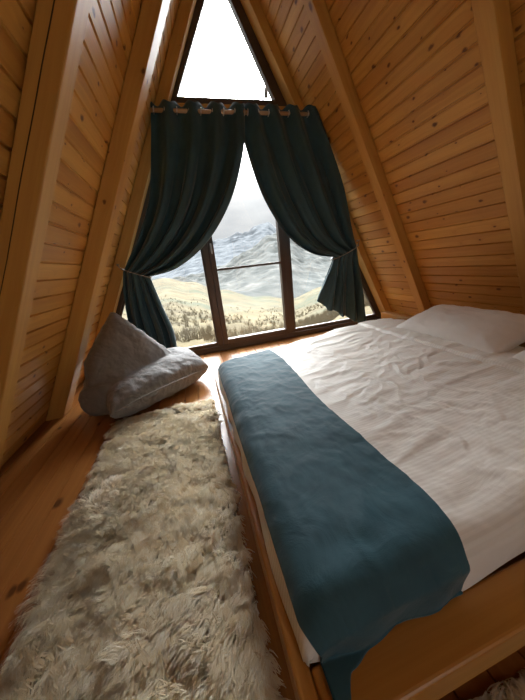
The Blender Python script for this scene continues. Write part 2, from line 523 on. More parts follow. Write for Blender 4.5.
# side panes with their thin beads
def side(name, s):
    e = struct_empty(name, (CX+s*1.5, YW, 0))
    xm = .255 if s < 0 else 1.508
    zc = 2.78
    ztop = AP-abs(xm-CX)/A-FW*1.13/1
    zz = [.085, .135]
    # bead frame
    xo = lambda z, d: CX+s*(wi(z)-d)
    q1 = [(xm, zz[0]), (xo(zz[0], 0), zz[0]), (xo(zz[1], 0), zz[1]), (xm, zz[1])]
    zt2 = min(2.78, AP-(abs(xm-CX)+FW*1.13)/A)
    zt2 -= .0
    q2 = [(xo(.135, .03), .135), (xo(.135, 0), .135), (xo(zt2, 0), zt2), (xo(zt2, .03), zt2)]
    q3 = [(xm, .135), (xm+s*.022, .135), (xm+s*.022, zt2), (xm, zt2)]
    qs = [q1, q2, q3]
    if s < 0: qs = [[q[1], q[0], q[3], q[2]] for q in qs]
    frame_part('glazing_bead', qs, e, y0=YW+.012, y1=YW+.065, bevel=.003)
    P = [(xm, .13), (xo(.13, .01), .13), (xo(2.77, .01), 2.77), (xm, 2.77)]
    if s*(xo(2.77, .01)-xm) <= 0:
        zc = AP-(abs(xm-CX)+FW*1.13+.01)/A
        P = [(xm, .13), (xo(.13, .01), .13), (xm, zc)]
    pane('glass_pane', P, e)
side('window_1', -1)
side('window_3', 1)

# upper triangle
w4 = struct_empty('window_4', (CX, YW, 3.03))
ap_o, ap_i = AP, 4.214
zb0, zb1 = 3.03, 3.09
hi = lambda z, s=0: (A+(-.035 if s > 0 else .028 if s < 0 else 0))*(ap_i-z)
for s in (-1, 1):
    q = [(CX+s*half(zb0), zb0), (CX+s*hi(zb0, s), zb0), (CX, ap_i), (CX, ap_o)]
    if s > 0: q = [q[1], q[0], q[3], q[2]]
    frame_part('slanted_frame', [q], w4, axis=(-s*A, 0, 1))
frame_part('bottom_rail', [[(CX-hi(zb0, -1), zb0), (CX+hi(zb0, 1), zb0), (CX+hi(zb1, 1), zb1), (CX-hi(zb1, -1), zb1)]], w4, axis=(1, 0, 0))
pane('glass_pane', [(CX-hi(3.08, -1)-.005, 3.08), (CX+hi(3.08, 1)+.005, 3.08), (CX, ap_i+.005)], w4)

# black lamp holder on its cable outside the upper window
e = empty('hanging_lamp_socket', (1.40, 3.92, 3.2))
tag(e, 'small black lamp socket dangling on a cable outside the upper triangular window', 'lamp')
tube('cable', catmull([(1.52, 3.92, 3.66), (1.49, 3.92, 3.58), (1.43, 3.92, 3.45), (1.405, 3.92, 3.38), (1.40, 3.92, 3.28)], 14), .006, M['black'], e, 8)
V, F = tube_data([(1.40, 3.92, 3.30), (1.40, 3.92, 3.29), (1.40, 3.92, 3.25), (1.40, 3.92, 3.20), (1.40, 3.92, 3.195)], [.010, .020, .022, .026, .018], 12)
from_data('socket', V, F, M['black'], e, True)
V, F = tube_data([(1.52, 3.862, 3.66), (1.52, 3.94, 3.66)], .012, 10)
from_data('wall_clip', V, F, M['black'], e, True)

# back gable, plus an unseen glazed door added to let in more light
mb = MB()
yb0, yb1 = YB-.1, YB
dx0, dx1, dz = -.05, 1.83, 2.15
ztp = AP+RD/A
for s in (-1, 1):
    xd = dx0 if s < 0 else dx1
    q = [(xd, 0), (CX+s*half(0, RD), 0), (CX+s*half(dz, RD), dz), (xd, dz)]
    if abs(xd-CX) > half(dz, RD): q[2] = (xd+s*.001, dz)
    if s < 0: q = [q[1], q[0], q[3], q[2]]
    slab(mb, q, yb0, yb1, (1, 0, 0))
q = [(CX-half(dz, RD), dz), (CX+half(dz, RD), dz), (CX+.001, ztp), (CX-.001, ztp)]
slab(mb, q, yb0, yb1, (1, 0, 0))
tag(mb.build('wall_back', M['boards']), kind='structure')
w5 = struct_empty('added_back_window', (CX, YB, 0))
mb = MB()
mb.box(dx0, dx1, YB-.08, YB, 0, .09); mb.box(dx0, dx1, YB-.08, YB, dz-.09, dz)
for a, b in ((dx0, dx0+.09), (CX-.06, CX+.06), (dx1-.09, dx1)): mb.box(a, b, YB-.08, YB, .09, dz-.09)
mb.build('added_window_frame', M['frame'], w5, bevel=.004)
V = [(dx0+.08, YB-.05, .08), (dx1-.08, YB-.05, .08), (dx1-.08, YB-.05, dz-.08), (dx0+.08, YB-.05, dz-.08)]
V += [(x, y+.012, z) for x, y, z in V]
from_data('glass_pane', V, [(0, 1, 2, 3), (7, 6, 5, 4), (0, 4, 5, 1), (1, 5, 6, 2), (2, 6, 7, 3), (3, 7, 4, 0)], M['glass'], w5)

# ------------------------------------------------------------------ curtain rod
YR = 3.45; ZR = 2.815
rod = empty('curtain_rod', (.87, YR, ZR))
tag(rod, 'round pale wooden curtain rod spanning the gable above the lower window', 'curtain rod')
def uvtube(name, pts, r, mat, parent, n=20):
    V, F = tube_data(pts, r, n)
    uvs = []
    for i, v in enumerate(V):
        uvs.append((v.x, math.atan2(v.z-ZR, v.y-YR)*r))
    return from_data(name, V, F, mat, parent, True, uvs)
uvtube('pole', [(-.055, YR, ZR), (.4, YR, ZR), (.9, YR, ZR), (1.4, YR, ZR), (1.835, YR, ZR)], .019, M['rod'], rod)
for x in (-.02, 1.80):
    mb = MB(); mb.box(x-.012, x+.012, YR+.01, 3.598, ZR-.012, ZR+.012); mb.box(x-.012, x+.012, 3.588, 3.5985, ZR-.035, ZR+.035)
    mb.build('bracket', M['metal'], rod, bevel=.003)

# ------------------------------------------------------------------ curtains
def curtain(name, label, ltop, ltail, rtop, rtail, nf, seed, tie_y, side_s, yoff=0.0):
    root = empty(name, (ltop[0][0]*.5+rtop[0][0]*.5, YR, 0))
    tag(root, label, 'curtain', 'teal curtains at the gable window')
    ns, n1, n2 = 220, 90, 60
    def v2(p): return Vector((p[0], 0, p[1]))
    L1 = catmull([v2(p) for p in ltop], n1); R1 = catmull([v2(p) for p in rtop], n1)
    L2 = catmull([v2(p) for p in ltail], n2); R2 = catmull([v2(p) for p in rtail], n2)
    L = L1+L2[1:]; R = R1+R2[1:]; nt = len(L)
    V = []; F = []
    for j in range(nt):
        tt = j/(n1-1) if j < n1 else 1+(j-n1+1)/(n2-1)
        if tt <= 1:
            k = tt
            amp = .050*(1-k)**.6+.030*k if k < 1 else .03
        else:
            k = 1
            amp = .030+.045*sstep(0, .6, tt-1)
        near_tie = math.exp(-((tt-1)/.10)**2)
        for i in range(ns):
            s = i/(ns-1)
            # threads bunch as they near the tie
            w = s
            p = L[j].lerp(R[j], w)
            ph = 2*PI*nf*s
            y = amp*math.sin(ph+.25*math.sin(tt*3+seed))
            blend = sstep(.08, .6, tt)
            y += blend*.022*math.sin(ph*1.9+1.3*seed+tt*2.0)+blend*.013*math.sin(ph*3.3+seed*2+tt)
            # the bundle at the tie has a round section
            y += -near_tie*.05*math.sin(PI*s)
            # sideways lean of the folds
            p = p+Vector((.018*blend*math.cos(ph*1.9+1.3*seed+tt*2), 0, 0))
            # belly of the swag
            if tt < 1: y -= .05*math.sin(PI*tt)**1.2*(.4+.6*s if side_s < 0 else 1-.6*s)
            y += .006*fbm(s*5, tt*3, seed)
            z = p.z
            if tt == 0 or tt < .03: z += .014*math.cos(2*ph)*(1-tt/.03)
            # hem falls in steps where the folds turn
            if tt > 1: z += .035*sstep(.6, 1, tt-1)*math.sin(ph+.6)
            # never through the wall rafters
            yy = YR+yoff*sstep(0, .05, tt)+y+sstep(.3, 1, tt)*tie_y
            yy = min(yy, 3.585)
            V.append((p.x, yy, z))
    for j in range(nt-1):
        for i in range(ns-1):
            a = j*ns+i
            F.append((a, a+ns, a+ns+1, a+1))
    c = from_data('drape', V, F, M['teal'], root, True)
    m = c.modifiers.new('s', 'SOLIDIFY'); m.thickness = .0035; m.offset = 0
    # eyelets where the cloth crosses the rod
    x0, x1 = ltop[0][0], rtop[0][0]
    for k in range(2*nf+1):
        s = k/(2*nf)
        if k == 0: s = .015
        if k == 2*nf: s = .985
        x = x0+(x1-x0)*s
        pts = [(x+.004*math.sin(q*2*PI/18), YR+.029*math.cos(q*2*PI/18), ZR+.029*math.sin(q*2*PI/18)) for q in range(18)]
        tube('eyelet', pts, .0055, M['metal'], root, 8, True)
    return root

curtain('curtain', 'left dark teal curtain swept left and tied back above the grey bean bag',
        [(-.03, 2.885), (-.12, 2.47), (-.24, 2.0), (-.43, 1.65), (-.62, 1.38), (-.70, 1.27)],
        [(-.70, 1.27), (-.77, .98), (-.82, .50), (-.84, .04)],
        [(.97, 2.885), (.90, 2.48), (.66, 1.96), (.30, 1.52), (-.10, 1.26), (-.45, 1.185)],
        [(-.45, 1.185), (-.38, .84), (-.30, .50), (-.30, .22)], 4, 1.3, .03, -1)
curtain('curtain', 'right dark teal curtain swept right and tied back above the bed head',
        [(.87, 2.885), (.92, 2.48), (1.07, 1.94), (1.34, 1.50), (1.69, 1.25), (2.06, 1.165)],
        [(2.06, 1.165), (1.93, .86), (1.85, .68), (1.80, .54)],
        [(1.86, 2.885), (2.03, 2.45), (2.20, 2.0), (2.36, 1.45), (2.43, 1.24)],
        [(2.43, 1.24), (2.52, .80), (2.60, .40), (2.66, .03)], 4, 2.6, .03, 1, -.015)

def tieback(label, xl, zl, xr, zr, hook, ys=3.44):
    root = empty('curtain_tieback', hook)
    tag(root, label, 'curtain tieback', 'curtain tiebacks')
    cx, cz = (xl+xr)/2, (zl+zr)/2
    hw = math.hypot(xr-xl, zr-zl)/2+.012; ux, uz = (xr-xl)/(2*(hw-.012)), (zr-zl)/(2*(hw-.012))
    pts = []
    for k in range(40):
        a = 2*PI*k/40
        pts.append((cx+ux*hw*math.cos(a), ys+.118*math.sin(a), cz+uz*hw*math.cos(a)))
    tube('cord_loop', pts, .0065, M['cord'], root, 8, True)
    e0 = (xl-.012, ys, zl) if abs(hook[0]-xl) < abs(hook[0]-xr) else (xr+.012, ys, zr)
    h = Vector(hook)
    tube('cord', catmull([e0, Vector(e0).lerp(h, .5)+Vector((0, 0, -.008)), h], 8), .0055, M['cord'], root, 8)
    tube('wall_hook', [h, h+Vector((0, .03, .0)), h+Vector((0, .055, 0))], [.012, .008, .014], M['metal'], root, 10)
tieback('thin silvery tieback cord round the left curtain, hooked to the left rafter', -.70, 1.30, -.43, 1.18, (-.775, 3.545, 1.36))
tieback('thin silvery tieback cord round the right curtain, hooked to the right rafter', 2.03, 1.14, 2.43, 1.29, (2.54, 3.545, 1.36))

# ------------------------------------------------------------------ bed
bed = empty('bed', (1.0, 1.25, 0))
tag(bed, 'low pine bed frame with wide rails under the white duvet', 'bed')
RT = .26                       # top of the rails
BX0, BX1 = .064, 2.029
BY0, BY1 = .210, 2.235
def bplank(name, x0, x1, y0, y1, z0, z1, bevel=.008, seg=3):
    m = MB(); m.box(x0, x1, y0, y1, z0, z1); return m.build(name, M['bedwood'], bed, bevel=bevel, seg=seg)
bplank('foot_rail', BX0, BX0+.042, BY0, BY1, .10, RT, .010)
bplank('side_rail', BX0+.043, BX1, BY0, BY0+.11, .145, RT, .010)
bplank('side_rail', BX0+.043, BX1, BY1-.06, BY1, .10, RT)
bplank('headboard', 2.03, 2.12, BY0+.02, 2.42, .05, .530, .012)
bplank('slat_base', BX0+.045, 2.025, BY0+.115, BY1-.065, .13, .165, .004)
for x, y in ((.24, .42), (.24, 2.05), (1.92, .42), (1.92, 2.05)):
    bplank('leg', x-.04, x+.04, y-.04, y+.04, 0, .129, .004)

# mattress (its sheet shows at the foot corner)
MX0, MX1, MY0, MY1 = .125, 2.0, .355, 2.15
def superbox(x0, x1, y0, y1, z0, z1, r, nx=20, ny=20):
    bm = bmesh.new()
    bmesh.ops.create_cube(bm, size=1)
    for v in bm.verts:
        v.co = Vector(((x0+x1)/2+v.co.x*(x1-x0), (y0+y1)/2+v.co.y*(y1-y0), (z0+z1)/2+v.co.z*(z1-z0)))
    bmesh.ops.bevel(bm, geom=list(bm.edges), offset=r, segments=4, profile=.6, affect='EDGES')
    return bm
bm = superbox(MX0, MX1, MY0, MY1, .17, .375, .04)
me = bpy.data.meshes.new('mattress'); bm.to_mesh(me)
tag(link_mesh('mattress', me, M['cotton'], None, True), 'white sheeted mattress lying in the pine bed frame under the duvet', 'mattress')

# duvet: height field with soft sides
def top_h(x, y):
    h = interp([(.09, .40), (.3, .425), (.6, .44), (1.0, .475), (1.4, .505), (1.7, .51), (1.9, .50)], x)
    h += .018*fbm(x*1.3, y*1.3, 3.0)
    # far side stays plump, near side settles
    h += .012*sstep(1.2, 2.1, y)*sstep(.4, 1.3, x)
    # crumples
    r = fbm(x*2.6+3*fbm(x*.9, y*.9, 9), y*6.5, 5.0, 5)
    w = (1-abs(r))**3
    h += .009*w*sstep(.45, .8, x)
    h += .006*fbm(x*5, y*14, 1.0)*sstep(.5, .9, x)
    # turned down edge near the pillows
    h += .014*sstep(1.575+.02*math.sin(y*3), 1.59+.02*math.sin(y*3), x)
    h -= .010*math.exp(-((x-1.572-.02*math.sin(y*3))/.010)**2)
    return h
DX0, DX1, DY0, DY1 = .104, 2.0, .325, 2.17
def duvet_pt(u, v):
    """u,v in -1..1 beyond top plane wraps down the sides"""
    # u: 0..1 -> x, with skirts
    sk = .075
    def side(t):      # returns (inward factor 0..1, drop 0..1)
        if t < sk: return 0.0, 1-t/sk
        if t > 1-sk: return 1.0, (t-(1-sk))/sk
        return (t-sk)/(1-2*sk), 0.0
    fx, dx_ = side(u); fy, dy_ = side(v)
    x = DX0+(DX1-DX0)*fx; y = DY0+(DY1-DY0)*fy
    # round shoulder
    ex = min(fx*(DX1-DX0), (1-fx)*(DX1-DX0)); ey = min(fy*(DY1-DY0), (1-fy)*(DY1-DY0))
    R = .075
    def shoulder(e): 
        if e >= R: return 0.0
        q = 1-e/R; return R*(1-math.sqrt(max(0, 1-q*q)))
    h = top_h(x, y)-shoulder(ex)-shoulder(ey)
    d = max(dx_, dy_)
    hem = RT+.006
    if d > 0:
        if fx < .5 and dx_ > 0: hem = RT+.004+.012*abs(math.sin(y*7))+.01*fbm(y*4, 0, 2)
        h = h+(hem-h)*d
        wob = .010*math.sin(y*19+1.3*math.sin(y*5))*d if dx_ > 0 else .010*math.sin(x*17+2*math.sin(x*4))*d
        if dx_ > 0: x += wob*.6 - (0.010 if fx < .5 else -.0)*d
        if dy_ > 0: y += wob*.8
    y += .10*sstep(.6, 1.9, x)*fy**3; h -= .03*sstep(.5, 1.2, x)*fy**6
    return Vector((x, y, h))
nu, nv = 260, 260
V = []; F = []
for j in range(nv):
    for i in range(nu):
        V.append(duvet_pt(i/(nu-1), j/(nv-1)))
for j in range(nv-1):
    for i in range(nu-1):
        a = j*nu+i; F.append((a, a+1, a+nu+1, a+nu))
dv = from_data('duvet', V, F, M['duvet'], None, True)
m = dv.modifiers.new('s', 'SOLIDIFY'); m.thickness = .006; m.offset = 1
tag(dv, 'rumpled white duvet with fine satin stripes spread over the bed', 'duvet')

# runner
RX1 = .585
def surf_h(x, y):
    """top of the duvet at a plan point incl. shoulders"""
    x_ = min(max(x, DX0), DX1); y_ = min(max(y, DY0), DY1)
    ex = min(x_-DX0, DX1-x_); ey = min(y_-DY0, DY1-y_)
    R = .075
    def shoulder(e):
        if e >= R: return 0.0
        q = 1-e/R; return R*(1-math.sqrt(max(0, 1-q*q)))
    return top_h(x_, y_)-shoulder(ex)-shoulder(ey)
def runner():
    ns, nt_ = 110, 300
    V = []; F = []
    # lengthwise path (y,drop) : t from near hem to far hem
    near_drop, far_drop = .10, .09
    Ltop = DY1-DY0
    for j in range(nt_):
        t = j/(nt_-1)
        for i in range(ns):
            s = i/(ns-1)
            nd = interp([(0, .195), (.05, .185), (.16, .125), (.30, .105), (.6, .100), (.85, .103), (1, .112)], s)
            tot = nd+Ltop+far_drop
            q = t*tot
            # across: left edge hangs a little down the foot side
            edge_drop = .008+.004*math.sin(t*17)+.004*fbm(t*8, 0, 4)
            wtop = RX1+.012*math.sin(t*9+1)-.03*sstep(.15, 0, t) - DX0 + .0*t
            tot_s = edge_drop+wtop
            a = s*tot_s
            if a < edge_drop: x = DX0+.004; dropx = edge_drop-a
            else: x = DX0+.004+(a-edge_drop); dropx = 0
            if q < nd: y = DY0-.016; dropy = nd-q
            elif q > nd+Ltop: y = DY1+.012; dropy = q-nd-Ltop
            else: y = DY0+(q-nd); dropy = 0
            x += .055*(1-s)*sstep(.37, .25, y)
            h = surf_h(x, y)+.009
            R = .075
            # smooth out over the shoulders
            if dropx: x -= .004
            z = h-dropx-dropy
            if dropy and q < nd:
                # cloth settles on the rail and slides outwards
                if z < RT+.012:
                    y -= min(.09, (RT+.010-z)*(1-.15*math.sin(s*9))); z = RT+.010
                y += .006*math.sin(s*13+1)*min(1, dropy/.06)
            if dropx and z < RT+.014: z = RT+.014
            z += .004*fbm(x*9, y*9, 7)+.005*(1-abs(fbm(x*5+y*2, y*4, 12)))**3
            V.append((x, y, z))
    for j in range(nt_-1):
        for i in range(ns-1):
            a = j*ns+i; F.append((a, a+1, a+ns+1, a+ns))
    o = from_data('bed_runner', V, F, M['runner'], None, True)
    sm = o.modifiers.new('sm', 'SMOOTH'); sm.iterations = 4; sm.factor = .5
    m = o.modifiers.new('s', 'SOLIDIFY'); m.thickness = .004; m.offset = 1
    return tag(o, 'long teal bed runner draped along the foot of the white bed', 'bed runner')
runner()

# pillows
def pillow(name, label, c, sx, sy, sz, rot, seed):
    n = 60; V = []; F = []
    for side_ in (1, -1):
        for j in range(n):
            for i in range(n):
                u = -1+2*i/(n-1); v = -1+2*j/(n-1)
                e = (max(0, 1-abs(u)**2.6)*max(0, 1-abs(v)**2.6))**.45
                # corners are pulled out, edges drawn in
                x = sx*u*(1-.07*(1-v*v)); y = sy*v*(1-.06*(1-u*u))
                z = side_*sz*e*(1 if side_ > 0 else .55)
                if e > 0: z += side_*e*(.014*fbm(x*5, y*5, seed)+.010*(1-abs(fbm(x*8, y*8, seed+3)))**3)
                V.append(Vector((x, y, z)))
    off = n*n
    for j in range(n-1):
        for i in range(n-1):
            a = j*n+i
            F.append((a, a+1, a+n+1, a+n)); F.append((off+a, off+a+n, off+a+n+1, off+a+1))
    Rm = Matrix.Rotation(rot[2], 4, 'Z') @ Matrix.Rotation(rot[1], 4, 'Y') @ Matrix.Rotation(rot[0], 4, 'X')
    V = [Rm @ v for v in V]
    me = bpy.data.meshes.new(name); me.from_pydata([tuple(v) for v in V], [], F)
    bm = bmesh.new(); bm.from_mesh(me); bmesh.ops.remove_doubles(bm, verts=bm.verts, dist=.0008); bmesh.ops.recalc_face_normals(bm, faces=bm.faces); bm.to_mesh(me); bm.free()
    o = link_mesh(name, me, M['cotton'], None, True); o.location = c
    return tag(o, label, 'pillow', 'white pillows at the bed head')
pillow('pillow', 'plump white pillow at the window side of the bed head', (1.93, 1.43, .565), .26, .43, .115, (0, math.radians(-15), 0), 1.0)
pillow('pillow', 'white pillow at the near side of the bed head, cut by the right picture edge', (1.93, .54, .565), .26, .43, .115, (0, math.radians(-15), 0), 5.0)

# ------------------------------------------------------------------ bean bag
def bean():
    def blob(c, r, R=None, p=2.4, n=28):
        V = []; F = []
        for j in range(n+1):
            th = PI*j/n
            for i in range(2*n):
                ph = PI*i/n
                d = Vector((math.sin(th)*math.cos(ph), math.sin(th)*math.sin(ph), math.cos(th)))
                k = (abs(d.x)**p+abs(d.y)**p+abs(d.z)**p)**(-1/p)
                v = Vector((d.x*k*r[0], d.y*k*r[1], d.z*k*r[2]))
                if R: v = R @ v
                V.append(v+Vector(c))
        for j in range(n):
            for i in range(2*n):
                a = j*2*n+i; b = j*2*n+(i+1) % (2*n)
                F.append((a, a+2*n, b+2*n, b))
        return V, F
    def quadpillow(P, th, n=40, up=None, pw=2.2, flat=.5):
        """P: 4 corners ccw; bulges th along normal"""
        P = [Vector(p) for p in P]; V = []; F = []
        nor = (P[1]-P[0]).cross(P[3]-P[0]).normalized()
        if up is not None and nor.dot(Vector(up)) < 0: nor = -nor
        for side_ in (1, -1):
            for j in range(n):
                for i in range(n):
                    u = i/(n-1); v = j/(n-1)
                    uu = 2*u-1; vv = 2*v-1
                    b = P[0]*(1-u)*(1-v)+P[1]*u*(1-v)+P[2]*u*v+P[3]*(1-u)*v
                    e = (max(0, 1-abs(uu)**pw)*max(0, 1-abs(vv)**pw))**flat
                    V.append(b+nor*th*side_*e)
        off = n*n
        for j in range(n-1):
            for i in range(n-1):
                a = j*n+i
                F.append((a, a+1, a+n+1, a+n)); F.append((off+a, off+a+n, off+a+n+1, off+a+1))
        return V, F
    allV = []; allF = []
    def add(d):
        o = len(allV); allV.extend(d[0]); allF.extend([tuple(i+o for i in f) for f in d[1]])
    # seat: plump square cushion lying towards the bed
    add(quadpillow([(-.83, 2.10, .15), (.045, 2.72, .17), (-.20, 3.36, .21), (-1.08, 2.88, .20)], .182, up=(0, 0, 1), pw=3.2, flat=.40))
    # back: leaning cushion with one raised corner
    add(quadpillow([(-1.08, 2.36, .12), (-.22, 2.99, .17), (-.82, 2.92, .91), (-1.10, 2.64, .48)], .175, up=(1, -1, .4), pw=3.0, flat=.42))
    # filling under the back
    add(blob((-.88, 2.74, .22), (.28, .34, .22)))
    add(blob((-.96, 2.52, .17), (.20, .20, .17)))
    me = bpy.data.meshes.new('bag_cover'); me.from_pydata([tuple(v) for v in allV], [], allF)
    bm = bmesh.new(); bm.from_mesh(me); bmesh.ops.remove_doubles(bm, verts=bm.verts, dist=.0008); bmesh.ops.recalc_face_normals(bm, faces=bm.faces); bm.to_mesh(me); bm.free()
    root = empty('bean_bag', (-.6, 2.7, 0))
    tag(root, 'slouched grey fabric bean bag chair leaning on the left rafter by the window', 'bean bag')
    o = link_mesh('bag_cover', me, M['bean'], root, True)
    r = o.modifiers.new('r', 'REMESH'); r.mode = 'VOXEL'; r.voxel_size = .011; r.use_smooth_shade = True
    s = o.modifiers.new('sm', 'SMOOTH'); s.iterations = 5; s.factor = .6
    tx = bpy.data.textures.new('creases', 'CLOUDS'); tx.noise_scale = .16; tx.noise_depth = 3
    dm = o.modifiers.new('d', 'DISPLACE'); dm.texture = tx; dm.texture_coords = 'LOCAL'; dm.strength = .035; dm.mid_level = .5
    t2 = bpy.data.textures.new('fine_creases', 'CLOUDS'); t2.noise_scale = .055; t2.noise_depth = 2
    d2 = o.modifiers.new('d2', 'DISPLACE'); d2.texture = t2; d2.texture_coords = 'LOCAL'; d2.strength = .012; d2.mid_level = .5
    # piped seam
    sm_pts = catmull([(-.78, 2.105, .17), (-.55, 2.24, .205), (-.3, 2.415, .205), (-.12, 2.58, .185), (.02, 2.70, .16)], 60)
    tube('piped_seam', sm_pts, .007, M['bean'], root, 8)
bean()

# ------------------------------------------------------------------ shag rugs
import numpy as np
def shag(name, label, x0, x1, y0, y1, seed, ntuft, per, group):
    rng = np.random.default_rng(seed)
    mb = MB(); mb.box(x0+.02, x1-.02, y0+.02, y1-.02, .001, .010)
    root = mb.build(name, M['backing'], None, bevel=.003)
    tag(root, label, 'rug', group)
    # tufts
    tx = rng.uniform(x0+.02, x1-.02, ntuft); ty = rng.uniform(y0+.02, y1-.02, ntuft)
    ang = np.empty(ntuft); hh = np.empty(ntuft); ln = np.empty(ntuft)
    for k in range(ntuft):
        a = mn.noise(Vector((tx[k]*2.2, ty[k]*2.2, seed)))
        b = mn.noise(Vector((tx[k]*2.2+9, ty[k]*2.2, seed)))
        c = mn.noise(Vector((tx[k]*9, ty[k]*9, seed+4)))
        ang[k] = math.atan2(b*1.3-.75, a*1.5-.25)
        hh[k] = .044+.028*c; ln[k] = .056+.022*mn.noise(Vector((tx[k]*14, ty[k]*14, seed+8)))
    ang += rng.normal(0, .45, ntuft)
    n = ntuft*per
    rep = lambda q: np.repeat(q, per)
    bx = rep(tx)+rng.normal(0, .010, n); by = rep(ty)+rng.normal(0, .010, n)
    bx = np.clip(bx, x0+.012, x1-.012); by = np.clip(by, y0+.012, y1-.012)
    a = rep(ang)+rng.normal(0, .35, n)
    L = rep(ln)*rng.uniform(.75, 1.15, n); H = rep(hh)*rng.uniform(.75, 1.1, n)
    # tips gather towards the tuft's tip
    txp = rep(tx)+np.cos(rep(ang))*rep(ln); typ = rep(ty)+np.sin(rep(ang))*rep(ln)
    ex = bx+np.cos(a)*L; ey = by+np.sin(a)*L
    ex = ex*.55+txp*.45+rng.normal(0, .004, n); ey = ey*.55+typ*.45+rng.normal(0, .004, n)
    W = rng.uniform(.0013, .0023, n)
    px, py = -np.sin(a), np.cos(a)
    pts = []
    for t, hz, w in ((0, 0.0, 1.0), (.28, .66, 1.0), (.66, 1.0, .9), (1.0, .93, .3)):
        X = bx+(ex-bx)*t**1.4; Y = by+(ey-by)*t**1.4; Z = .008+H*hz
        for sg in (-1, 1):
            pts.append(np.stack([X+px*W*w*sg, Y+py*W*w*sg, Z+sg*W*.6], 1))
    co = np.stack(pts, 1).reshape(-1, 3)          # n*8 verts
    base = (np.arange(n)*8)[:, None]
    quads = np.array([[0, 1, 3, 2], [2, 3, 5, 4], [4, 5, 7, 6]])
    fc = (base[:, :, None]+quads[None]).reshape(-1, 4)
    me = bpy.data.meshes.new('pile')
    me.vertices.add(len(co)); me.vertices.foreach_set('co', co.ravel())
    me.loops.add(fc.size); me.loops.foreach_set('vertex_index', fc.ravel().astype(np.int32))
    me.polygons.add(len(fc)); me.polygons.foreach_set('loop_start', np.arange(0, fc.size, 4, dtype=np.int32))
    me.polygons.foreach_set('loop_total', np.full(len(fc), 4, dtype=np.int32))
    me.update(calc_edges=True)
    uv = me.uv_layers.new(name='UVMap')
    tone = np.clip(rep(rng.uniform(.1, .95, ntuft))+rng.normal(0, .12, n), 0, 1)
    u = np.repeat(tone, 12); vv = np.tile(np.array([0, 0, .3, .3, .3, .3, .66, .66, .66, .66, 1, 1]), n)
    uv.data.foreach_set('uv', np.stack([u, vv], 1).ravel().astype(np.float32))
    o = link_mesh('pile', me, M['pile'], root, True)
    o['kind'] = 'stuff'
    return root
shag('shag_rug', 'long cream shaggy rug on the floor between left wall and bed', -.83, .035, -.35, 2.25, 3, 8500, 20, 'cream shaggy rugs')
shag('shag_rug', 'cream shaggy rug at the near side of the bed, only its corner showing', .44, 1.90, -.60, .222, 5, 3800, 22, 'cream shaggy rugs')

# ------------------------------------------------------------------ landscape
def terrain(name, d0, d1, prof, crest, near_s, mat, rough, seed, na=420, nd=200, a0=-1.2, a1=2.0, back=.5, gamma=1.0):
    V = []; F = []
    for j in range(nd+16):
        for i in range(na):
            a = a0+(a1-a0)*i/(na-1)
            if j < nd:
                t = j/(nd-1); d = d0*(d1/d0)**t
                sl = near_s+(interp(crest, a)-near_s)*t**gamma
                z = CAMH+sl*d
                amp = rough*d*t*(1-.5*t)
            else:
                k = (j-nd+1)/16; d = d1*(1+k*.6)
                z = CAMH+interp(crest, a)*d1-d1*back*k*.5
                amp = rough*d1*.5
            x = a*d
            fr = prof/d1
            nz = 0
            f = fr; am = 1
            for o_ in range(6):
                q = mn.noise(Vector((x*f, d*f, seed+o_*3.1)))
                nz += am*((1-abs(q)*2)-.55); f *= 2.05; am *= .5
            z += amp*nz
            V.append((x, d, z))
    for j in range(nd+15):
        for i in range(na-1):
            b = j*na+i; F.append((b, b+1, b+na+1, b+na))
    o = from_data(name, V, F, mat, None, True)
    return tag(o, kind='structure')
hillcrest = [(-1.2, .02), (-.5, .0), (-.2, -.035), (-.084, -.012), (.005, -.04), (.108, -.082), (.262, -.128), (.40, -.155), (.528, -.125), (.649, -.055), (.80, -.03), (1.3, .0), (2, .02)]
terrain('hill', 9, 520, 4.0, hillcrest, -.55, M['meadow'], .010, 2.0, gamma=.45)
midc = [(-1.2, .05), (-.3, .03), (-.05, -.02), (.045, -.017), (.133, .008), (.243, .052), (.332, .098), (.40, .088), (.47, .04), (.578, .01), (.673, .03), (.9, .06), (2, .05)]
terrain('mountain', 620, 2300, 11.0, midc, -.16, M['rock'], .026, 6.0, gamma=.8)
farc = [(-1.2, .03), (-.3, -.01), (-.088, .018), (.023, .055), (.126, .094), (.214, .113), (.316, .138), (.36, .118), (.449, .07), (.6, .05), (.9, .08), (2, .05)]
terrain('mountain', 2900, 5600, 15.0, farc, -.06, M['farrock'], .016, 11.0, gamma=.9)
from_data('ground', [(-60, -80, -4), (60, -80, -4), (60, 9.5, -4), (-60, 9.5, -4), (-60, -80, -5), (60, -80, -5), (60, 9.5, -5), (-60, 9.5, -5)],
          [(0, 1, 2, 3), (7, 6, 5, 4), (0, 4, 5, 1), (1, 5, 6, 2), (2, 6, 7, 3), (3, 7, 4, 0)], M['meadow'])['kind'] = 'structure'

